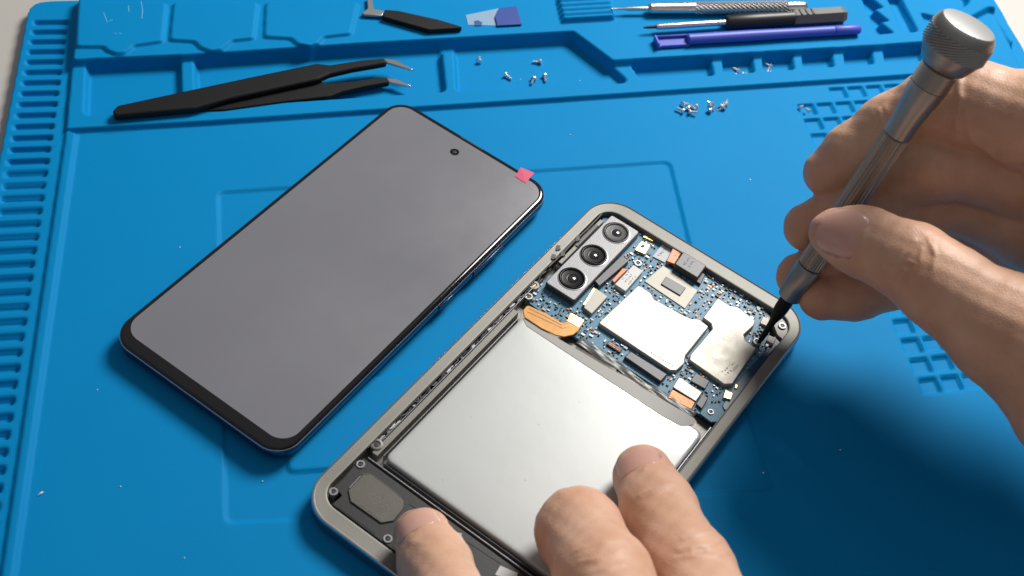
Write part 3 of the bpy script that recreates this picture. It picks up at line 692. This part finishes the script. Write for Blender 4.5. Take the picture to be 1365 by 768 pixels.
# ------------------------------------------------------------------ the screwdriver held in the hand
M_cap = mat('cap_steel', (0.33, 0.32, 0.30), 0.36, 0.9, var=.06, vscale=400)
M_neck = mat('neck_steel', (0.33, 0.325, 0.315), 0.34, 0.9, var=.08, vscale=500)
M_captop = mat('cap_top_metal', (0.36, 0.36, 0.36), 0.42, 0.7, bump=.05, bscale=3000)
HT = unp(1012, 456, 4.7); HC = unp(1292, 33, 113.0)
HA = HC - HT; HL = np.linalg.norm(HA); HA = HA / HL
def proj(p):
    q = (np.asarray(p) - CL) @ CR; return np.array([PW / 2 + CF * q[0] / -q[2], PH / 2 - CF * q[1] / -q[2]])
def along(px, py):
    ts = np.linspace(0, HL, 600); d = [np.hypot(*(proj(HT + HA * t) - (px, py))) for t in ts]; return ts[int(np.argmin(d))]
hd = thing('precision_screwdriver', 'steel precision screwdriver with round knurled cap held upright in the right hand', 'screwdriver', HT)
hd.rotation_mode = 'QUATERNION'; hd.rotation_quaternion = Vector(HA).to_track_quat('X', 'Z')
s1, s2, s3, s4, s5 = along(1053, 397), along(1077, 352), along(1195, 180), along(1236, 112), along(1255, 88)
turned(hd, 'bit_shaft', [(0, .5), (1.0, .8), (s1 * .30, .95), (s1 * .48, 1.15), (s1 * .62, 1.9), (s1 * .75, 2.15), (s1 + 2, 2.2)], M_tblack, 16)
turned(hd, 'ferrule', [(s1, 2.9), (s1 + .3, 3.5), (s1 + 5, 3.9), (s2 - .4, 3.9), (s2, 3.6)], M_neck, 28)
n = 2; turned(hd, 'fluted_grip', [(s2, 3.6), (s2 + .4, 3.75), (s3 - .4, 3.75), (s3, 3.6)], M_neck, 26, 0, False)
gp = hd.children[-1]; gp.data.materials[0] = M_knurl
f = MB(); Lp = []
for x, r in [(s2, 3.3), (s2 + .5, 3.75), (s3 - .5, 3.75), (s3, 3.3)]:
    Lp.append([(x, (r + (.0 if q % 4 < 2 else -.3)) * math.cos(2 * math.pi * q / 96), (r + (.0 if q % 4 < 2 else -.3)) * math.sin(2 * math.pi * q / 96)) for q in range(96)])
f.loops(Lp); bpy.data.objects.remove(gp); f.build('fluted_grip', mat('fluted_steel', (0.36, 0.335, 0.30), 0.36, .8), hd, False)
turned(hd, 'neck', [(s3, 3.5), (s3 + .3, 3.85), (s3 + (s4 - s3) * .3, 3.9), (s3 + (s4 - s3) * .6, 4.4), (s3 + (s4 - s3) * .85, 5.0), (s4, 5.15)], M_neck, 32)
turned(hd, 'collar', [(s4, 5.0), (s4 + .2, 5.2), (s5 - .6, 5.2), (s5 - .3, 4.9)], M_cap, 32)
turned(hd, 'cap_joint', [(s5 - .7, 4.6), (s5 + .4, 4.6)], M_tblack, 24)
cl = HL - s5
cap = turned(hd, 'cap', [(s5, 5.4), (s5 + .4, 6.2), (s5 + cl * .22, 7.4), (s5 + cl * .38, 8.3), (s5 + cl * .45, 8.6)], M_cap, 48)
n = 12; turned(hd, 'cap_knurl', [(s5 + cl * .42 + cl * .36 * i / n, 8.55) for i in range(n + 1)], M_cap, 64, .28, False)
turned(hd, 'cap_rim', [(s5 + cl * .77, 8.6), (s5 + cl * .88, 8.35), (s5 + cl * .97, 7.6), (HL - .1, 7.3)], M_cap, 48)
turned(hd, 'cap_top', [(HL - .5, 7.35), (HL, 7.2), (HL + .1, 6.8), (HL + .1, .1)], M_captop, 48)
# ------------------------------------------------------------------ hands: one continuous skin from a distance field
def cone(P, a, b, ra, rb):
    """distance to a tapered, round-ended limb"""
    ba = b - a; l2 = float(ba @ ba) + 1e-9
    x, y, z = P[0] - a[0], P[1] - a[1], P[2] - a[2]
    t = np.clip((x * ba[0] + y * ba[1] + z * ba[2]) / l2, 0, 1)
    return np.sqrt((x - ba[0] * t) ** 2 + (y - ba[1] * t) ** 2 + (z - ba[2] * t) ** 2) - (ra + (rb - ra) * t)
def smin(a, b, k):
    h = np.maximum(k - np.abs(a - b), 0) / k
    return np.minimum(a, b) - h * h * k * .25
class Field:
    def __init__(s): s.chains = []           # (points, radii, k to the rest)
    def chain(s, pts, k=1.0, kk=3.0): s.chains.append(([np.array(p[:3], float) for p in pts], [p[3] for p in pts], k, kk)); return s
    def ev(s, P):
        D = None
        for pts, rad, k, kk in s.chains:
            d = None
            for i in range(len(pts) - 1):
                c = cone(P, pts[i], pts[i + 1], rad[i], rad[i + 1]); d = c if d is None else smin(d, c, kk)
            D = d if D is None else smin(D, d, k)
        return D
    def at(s, p): return float(s.ev([np.array([p[0]]), np.array([p[1]]), np.array([p[2]])])[0])
    def grid(s, lo, hi, h):
        ax = [np.arange(lo[i], hi[i] + h, h, dtype=np.float32) for i in range(3)]
        D = np.full([len(a) for a in ax], 1e3, np.float32)
        for pts, rad, k, kk in s.chains:
            d = np.full(D.shape, 1e3, np.float32)
            for i in range(len(pts) - 1):
                m = max(rad[i], rad[i + 1]) + 5
                l = np.minimum(pts[i], pts[i + 1]) - m; u = np.maximum(pts[i], pts[i + 1]) + m
                ix = [slice(max(int(np.searchsorted(ax[q], l[q])), 0), int(np.searchsorted(ax[q], u[q]))) for q in range(3)]
                if any(q.stop <= q.start for q in ix): continue
                P = np.meshgrid(ax[0][ix[0]], ax[1][ix[1]], ax[2][ix[2]], indexing='ij', sparse=True)
                c = cone(P, pts[i].astype(np.float32), pts[i + 1].astype(np.float32), rad[i], rad[i + 1])
                sub = d[tuple(ix)]; d[tuple(ix)] = smin(sub, c, kk)
            D = smin(D, d, k)
        return ax, D
def surface_nets(ax, D):
    n = D.shape; neg = D < 0
    cs = np.zeros([q - 1 for q in n] + [3], np.float32); cn = np.zeros([q - 1 for q in n], np.float32)
    full = [slice(None)] * 3
    for a in range(3):
        s0 = full.copy(); s1 = full.copy(); s0[a] = slice(0, -1); s1[a] = slice(1, None)
        d0, d1 = D[tuple(s0)], D[tuple(s1)]; cr = neg[tuple(s0)] != neg[tuple(s1)]
        idx = np.nonzero(cr); t = d0[idx] / (d0[idx] - d1[idx])
        p = np.stack([q.astype(np.float32) for q in idx], 1); p[:, a] += t
        o = [q for q in range(3) if q != a]
        for e in (0, 1):
            for f_ in (0, 1):
                c = [q.copy() for q in idx]; c[o[0]] = c[o[0]] - e; c[o[1]] = c[o[1]] - f_
                ok = (c[o[0]] >= 0) & (c[o[1]] >= 0) & (c[o[0]] < n[o[0]] - 1) & (c[o[1]] < n[o[1]] - 1)
                ii = tuple(q[ok] for q in c); np.add.at(cs, ii, p[ok]); np.add.at(cn, ii, 1)
    act = cn > 0; vid = np.full(act.shape, -1, np.int64); vid[act] = np.arange(act.sum())
    V = cs[act] / cn[act][:, None]; h = ax[0][1] - ax[0][0]
    V = V * h + np.array([ax[0][0], ax[1][0], ax[2][0]], np.float32)
    F = []
    for a in range(3):
        s0 = full.copy(); s1 = full.copy(); s0[a] = slice(0, -1); s1[a] = slice(1, None)
        cr = neg[tuple(s0)] != neg[tuple(s1)]; idx = [q for q in np.nonzero(cr)]
        o = [(a + 1) % 3, (a + 2) % 3]
        ok = (idx[o[0]] > 0) & (idx[o[1]] > 0) & (idx[o[0]] < n[o[0]] - 1) & (idx[o[1]] < n[o[1]] - 1)
        idx = [q[ok] for q in idx]; fl = neg[tuple(s0)][tuple(idx)]
        def v(e, f_):
            c = [q.copy() for q in idx]; c[o[0]] -= e; c[o[1]] -= f_; return vid[tuple(c)]
        q = np.stack([v(0, 0), v(1, 0), v(1, 1), v(0, 1)], 1); q[~fl] = q[~fl][:, ::-1]; F.append(q)
    return V, np.concatenate(F)[:, ::-1]
def laplace(V, F, n, w=.5):
    e = np.concatenate([F[:, [0, 1]], F[:, [1, 2]], F[:, [2, 3]], F[:, [3, 0]]])
    for _ in range(n):
        acc = np.zeros_like(V); cnt = np.zeros(len(V), np.float32)
        for q in range(3): acc[:, q] = np.bincount(e[:, 0], V[e[:, 1], q], len(V)) + np.bincount(e[:, 1], V[e[:, 0], q], len(V))
        cnt = np.bincount(e[:, 0], minlength=len(V)) + np.bincount(e[:, 1], minlength=len(V))
        V = V * (1 - w) + w * acc / np.maximum(cnt, 1)[:, None]
    return V
def hit(F, px, py, zmax=120.0, zmin=-2.0):
    """first point of the skin seen along a photo pixel"""
    d = CR @ np.array([(px - PW / 2) / CF, -(py - PH / 2) / CF, -1.0]); d /= np.linalg.norm(d)
    t = (zmax - CL[2]) / d[2]
    for _ in range(200):
        p = CL + d * t; s = F.at(p)
        if s < .02: return p
        t += max(s * .8, .02)
        if p[2] < zmin: return None
    return p
def grad(F, p, e=.3):
    g = np.array([F.at(p + np.eye(3)[q] * e) - F.at(p - np.eye(3)[q] * e) for q in range(3)]); return g / np.linalg.norm(g)

def skin_material():
    m = bpy.data.materials.new('skin'); m.use_nodes = True
    nt = m.node_tree; b = nt.nodes['Principled BSDF']; L = nt.links
    tc = nt.nodes.new('ShaderNodeTexCoord')
    at = nt.nodes.new('ShaderNodeAttribute'); at.attribute_name = 'flush'
    n1 = nt.nodes.new('ShaderNodeTexNoise'); n1.inputs['Scale'].default_value = 110; n1.inputs['Detail'].default_value = 5
    L.new(tc.outputs['Object'], n1.inputs['Vector'])
    r1 = nt.nodes.new('ShaderNodeValToRGB')
    r1.color_ramp.elements[0].position = .3; r1.color_ramp.elements[0].color = (.56, .32, .205, 1)
    r1.color_ramp.elements[1].position = .75; r1.color_ramp.elements[1].color = (.67, .42, .30, 1)
    L.new(n1.outputs['Fac'], r1.inputs['Fac'])
    mx = nt.nodes.new('ShaderNodeMix'); mx.data_type = 'RGBA'; mx.inputs[7].default_value = (.58, .25, .165, 1)
    L.new(at.outputs['Fac'], mx.inputs[0]); L.new(r1.outputs['Color'], mx.inputs[6]); L.new(mx.outputs[2], b.inputs['Base Color'])
    b.inputs['Roughness'].default_value = .46; b.inputs['Specular IOR Level'].default_value = .38
    b.inputs['Subsurface Weight'].default_value = .12; b.inputs['Subsurface Radius'].default_value = (1.0, .35, .2); b.inputs['Subsurface Scale'].default_value = .002
    vo = nt.nodes.new('ShaderNodeTexVoronoi'); vo.inputs['Scale'].default_value = 1500; vo.feature = 'DISTANCE_TO_EDGE'
    mp = nt.nodes.new('ShaderNodeMapping'); mp.inputs['Scale'].default_value = (1.0, 1.0, .55); mp.inputs['Rotation'].default_value = (.3, .2, .7)
    L.new(tc.outputs['Object'], mp.inputs['Vector']); L.new(mp.outputs['Vector'], vo.inputs['Vector'])
    n2 = nt.nodes.new('ShaderNodeTexNoise'); n2.inputs['Scale'].default_value = 650; n2.inputs['Detail'].default_value = 4; L.new(tc.outputs['Object'], n2.inputs['Vector'])
    ad = nt.nodes.new('ShaderNodeMath'); ad.operation = 'ADD'; L.new(vo.outputs['Distance'], ad.inputs[0]); L.new(n2.outputs['Fac'], ad.inputs[1])
    bp = nt.nodes.new('ShaderNodeBump'); bp.inputs['Strength'].default_value = .26; bp.inputs['Distance'].default_value = .0004
    L.new(ad.outputs[0], bp.inputs['Height']); L.new(bp.outputs['Normal'], b.inputs['Normal'])
    return m
M_skin = skin_material()
M_nail = mat('nail', (.60, .34, .27), .28, var=.06, vscale=300, coat=.2)

def make_hand(label, field, lo, hi, h, creases, folds, reds, nails):
    ax, D = field.grid(lo, hi, h)
    V, F = surface_nets(ax, D); V = laplace(V, F, 3)
    # normals
    N = np.zeros_like(V); fn = np.cross(V[F[:, 2]] - V[F[:, 0]], V[F[:, 3]] - V[F[:, 1]])
    for q in range(4):
        for a in range(3): N[:, a] += np.bincount(F[:, q], fn[:, a], len(V))
    N /= np.linalg.norm(N, axis=1)[:, None] + 1e-9
    disp = np.zeros(len(V), np.float32)
    for px, dep, wid in [(a_, b_ * .95, c_ * 1.25) for a_, b_, c_ in creases]:                         # px: list of photo points along a skin crease
        P = [hit(field, *p) for p in px]; P = [p for p in P if p is not None]
        for a, b in zip(P[:-1], P[1:]):
            m = (np.abs(V - (a + b) / 2).max(1) < np.linalg.norm(b - a) + 4 * wid); W_ = V[m]
            ba = b - a; t = np.clip(((W_ - a) @ ba) / (ba @ ba + 1e-9), 0, 1); d = np.linalg.norm(W_ - a - t[:, None] * ba, axis=1)
            disp[m] = np.minimum(disp[m], -dep * np.exp(-(d / wid) ** 2))
    for (px, py), amp, rad in folds:                     # swellings of knuckles and pads
        p = hit(field, px, py)
        if p is not None: disp += amp * np.exp(-(np.linalg.norm(V - p, axis=1) / rad) ** 2)
    # low irregularity of flesh
    disp += .16 * (np.sin(V[:, 0] * .42 + 1) * np.sin(V[:, 1] * .37 + V[:, 2] * .3) + .6 * np.sin(V[:, 0] * .9 + V[:, 2] * .8) * np.sin(V[:, 1] * .95))
    V = V + N * disp[:, None]; V = laplace(V, F, 1, .15)
    red = np.zeros(len(V), np.float32)
    for p, r in reds: red = np.maximum(red, .55 * np.exp(-(np.linalg.norm(V - np.array(p), axis=1) / r) ** 2))
    o0 = V.min(0); org = np.array([V[:, 0].mean(), V[:, 1].mean(), V[:, 2].min()])
    me = bpy.data.meshes.new('hand')
    me.vertices.add(len(V)); me.vertices.foreach_set('co', ((V - org) * S).astype(np.float32).ravel())
    me.loops.add(F.size); me.loops.foreach_set('vertex_index', F.astype(np.int32).ravel())
    me.polygons.add(len(F)); me.polygons.foreach_set('loop_start', np.arange(0, F.size, 4, dtype=np.int32))
    me.update(calc_edges=True); me.validate(); me.shade_smooth(); me.materials.append(M_skin)
    a = me.attributes.new('flush', 'FLOAT', 'POINT'); a.data.foreach_set('value', red)
    ho = link(bpy.data.objects.new('hand', me)); ho.location = org * S
    tag(ho, label, 'hand')
    for (c, tipdir, w, l) in nails:
        p = hit(field, *c)
        q2 = hit(field, *tipdir)
        if p is None or q2 is None: continue
        nrm = grad(field, p); t = q2 - p; t -= nrm * (t @ nrm); t /= np.linalg.norm(t); u = np.cross(t, nrm)
        nu, nv_ = 15, 17; vs = []; fs = []
        for j in range(nv_):
            for i in range(nu):
                s_, t_ = (i / (nu - 1) * 2 - 1), (j / (nv_ - 1) * 2 - 1)
                # rounded outline, squarer at the free edge
                lim = (1 - abs(t_) ** (5 if t_ > 0 else 3.2)) ** (1 / 2.6) if abs(t_) < 1 else 0
                x, y = s_ * w / 2 * max(lim, .25), t_ * l / 2
                r = p + u * x + t * y + nrm * 4
                for _ in range(14): r = r - nrm * field.at(r) * .9
                edge = max(abs(s_), abs(t_)); lift = .34 * (1 - edge ** 6) - .12 * edge ** 8 + (.28 if t_ > .9 and abs(s_) < .8 else 0)
                vs.append(r + nrm * lift - org)
        for j in range(nv_ - 1):
            for i in range(nu - 1): k = j * nu + i; fs.append((k, k + 1, k + nu + 1, k + nu))
        no = mesh('fingernail', vs, fs, M_nail, ho, True); so = no.modifiers.new('thick', 'SOLIDIFY'); so.thickness = .3 * S; so.offset = -1
    return ho
def J(px, py, z, rpx):
    p = unp(px, py, z); return (p[0], p[1], p[2], rpx / pxmm(p))

# right hand, closed round the screwdriver
RH = Field()
wrist = (1560, 470, 58, 120)
RH.chain([J(1450, 165, 92, 88), J(1480, 260, 76, 90), J(1470, 330, 60, 84), J(1560, 400, 62, 100), J(1640, 500, 60, 112)], 2, 10)          # palm and wrist
RH.chain([J(1450, 540, 60, 88), J(1560, 500, 58, 105), J(1640, 520, 58, 112)], 8, 10)                                                       # ball of the thumb
thumb = [J(1113, 312, 57, 33), J(1150, 322, 60, 42), J(1215, 350, 63, 48), J(1262, 385, 63, 53), J(1340, 440, 62, 68), J(1450, 530, 60, 88)]
RH.chain(thumb, 4, 5)
index = [J(1105, 230, 50, 33), J(1140, 205, 58, 39), J(1190, 172, 68, 44), J(1255, 142, 80, 50), J(1300, 142, 84, 54), J(1380, 165, 87, 62), J(1455, 180, 90, 78)]
RH.chain(index, 1.2, 3)
middle = [J(1076, 303, 36, 31), J(1120, 285, 41, 36), J(1180, 252, 53, 40), J(1245, 222, 67, 44), J(1300, 222, 69, 46), J(1385, 245, 70, 58), J(1460, 255, 74, 74)]
RH.chain(middle, .8, 3)
ring = [J(1064, 368, 24, 29), J(1110, 352, 29, 33), J(1180, 308, 40, 37), J(1245, 272, 54, 41), J(1300, 272, 56, 43), J(1375, 300, 58, 54), J(1460, 320, 62, 70)]
RH.chain(ring, .8, 3)
pinky = [J(1095, 396, 25, 30), J(1140, 392, 27, 33), J(1195, 376, 30, 33), J(1238, 332, 38, 33), J(1285, 287, 46, 32), J(1350, 322, 48, 42), J(1460, 350, 54, 64)]
RH.chain(pinky, .8, 3)
def jp(j): return j[:3]
lo = unp(1010, 80, 40); xs = np.array([p[:3] for c in RH.chains for p in c[0]]); rs = np.array([r for c in RH.chains for r in c[1]])
lo = (xs - rs[:, None]).min(0) - 3; hi = (xs + rs[:, None]).max(0) + 3
make_hand('right hand gripping the upright steel screwdriver over the circuit board', RH, lo, hi, .6,
    [([(1220, 320), (1212, 334), (1197, 352), (1190, 370)], .55, .45), ([(1229, 332), (1226, 350), (1216, 366)], .5, .45), ([(1206, 360), (1203, 376), (1196, 392)], .45, .4), ([(1238, 318), (1247, 340), (1243, 362), (1230, 392)], .5, .45),
     ([(1203, 346), (1222, 352)], .3, .35), ([(1180, 330), (1174, 345), (1170, 358)], .25, .4), ([(1213, 372), (1222, 384)], .25, .35),
     ([(1150, 292), (1153, 305), (1148, 322), (1140, 340)], .35, .5), ([(1278, 98), (1280, 130), (1276, 172)], 1.0, .8), ([(1286, 150), (1300, 190), (1330, 212), (1370, 214)], .6, .9), ([(1172, 148), (1182, 175), (1190, 200)], .35, .6), ([(1165, 152), (1175, 178), (1182, 202)], .22, .5), ([(1180, 142), (1190, 168), (1198, 192)], .22, .5)],
    [((1215, 342), .15, 10), ((1262, 110), .4, 8)],
    [(jp(thumb[0]), 10), (jp(thumb[2]), 9), (jp(index[0]), 10), (jp(middle[0]), 11), (jp(ring[0]), 11), (jp(pinky[0]), 12), (jp(index[3]), 9)],
    [((1117, 305), (1090, 295), 14.0, 15.0)])

# left hand steadying the phone
LH = Field()
f1 = [J(563, 716, 13.5, 39), J(580, 752, 18, 44), J(625, 850, 34, 52), J(720, 1000, 50, 62)]
f2 = [J(766, 706, 17, 50), J(772, 708, 26, 54), J(806, 775, 40, 62), J(850, 880, 52, 66), J(905, 1020, 55, 80)]
f3 = [J(858, 634, 13.5, 41), J(878, 680, 19, 47), J(918, 760, 30, 56), J(985, 890, 44, 64), J(1040, 1010, 52, 82)]
LH.chain([J(720, 1010, 50, 70), J(900, 1060, 52, 90), J(1040, 1030, 50, 90)], 3, 10)
LH.chain([J(850, 1100, 52, 110), J(960, 1300, 60, 125)], 12, 10)
LH.chain(f1, 1.2, 4); LH.chain(f2, 1.2, 4); LH.chain(f3, 1.2, 4)
xs = np.array([p[:3] for c in LH.chains for p in c[0]]); rs = np.array([r for c in LH.chains for r in c[1]])
lo = (xs - rs[:, None]).min(0) - 3; hi = (xs + rs[:, None]).max(0) + 3
make_hand('left hand pressing three fingertips on the battery and speaker of the opened phone', LH, lo, hi, .65,
    [([(853, 660), (868, 654), (885, 647), (900, 645)], .4, .45), ([(855, 664), (872, 657), (890, 651)], .25, .4), ([(905, 733), (925, 728), (945, 727), (960, 719)], .4, .6), ([(910, 718), (930, 712), (950, 709)], .35, .45), ([(900, 744), (928, 740), (958, 740), (972, 733)], .32, .6),
     ([(916, 726), (922, 736)], .25, .35), ([(938, 722), (944, 734)], .25, .35), ([(772, 749), (795, 746), (815, 739), (830, 731)], .32, .6), ([(763, 736), (785, 727), (808, 720)], .18, .6), ([(785, 762), (810, 758), (832, 750)], .25, .6), ([(768, 742), (790, 737), (820, 728)], .15, .5), ([(858, 628), (862, 621)], .2, .35),
     ([(545, 722), (570, 726), (592, 718)], .15, .5), ([(527, 714), (540, 709), (556, 700)], .3, .4)],
    [((812, 738), .3, 9), ((925, 728), .3, 9)],
    [(jp(f1[0]), 10), (jp(f2[1]), 9), (jp(f3[0]), 11), (jp(f2[2]), 9), (jp(f3[2]), 9)],
    [((552, 694), (548, 687), 12.5, 9), ((847, 612), (844, 604), 13.0, 9)])
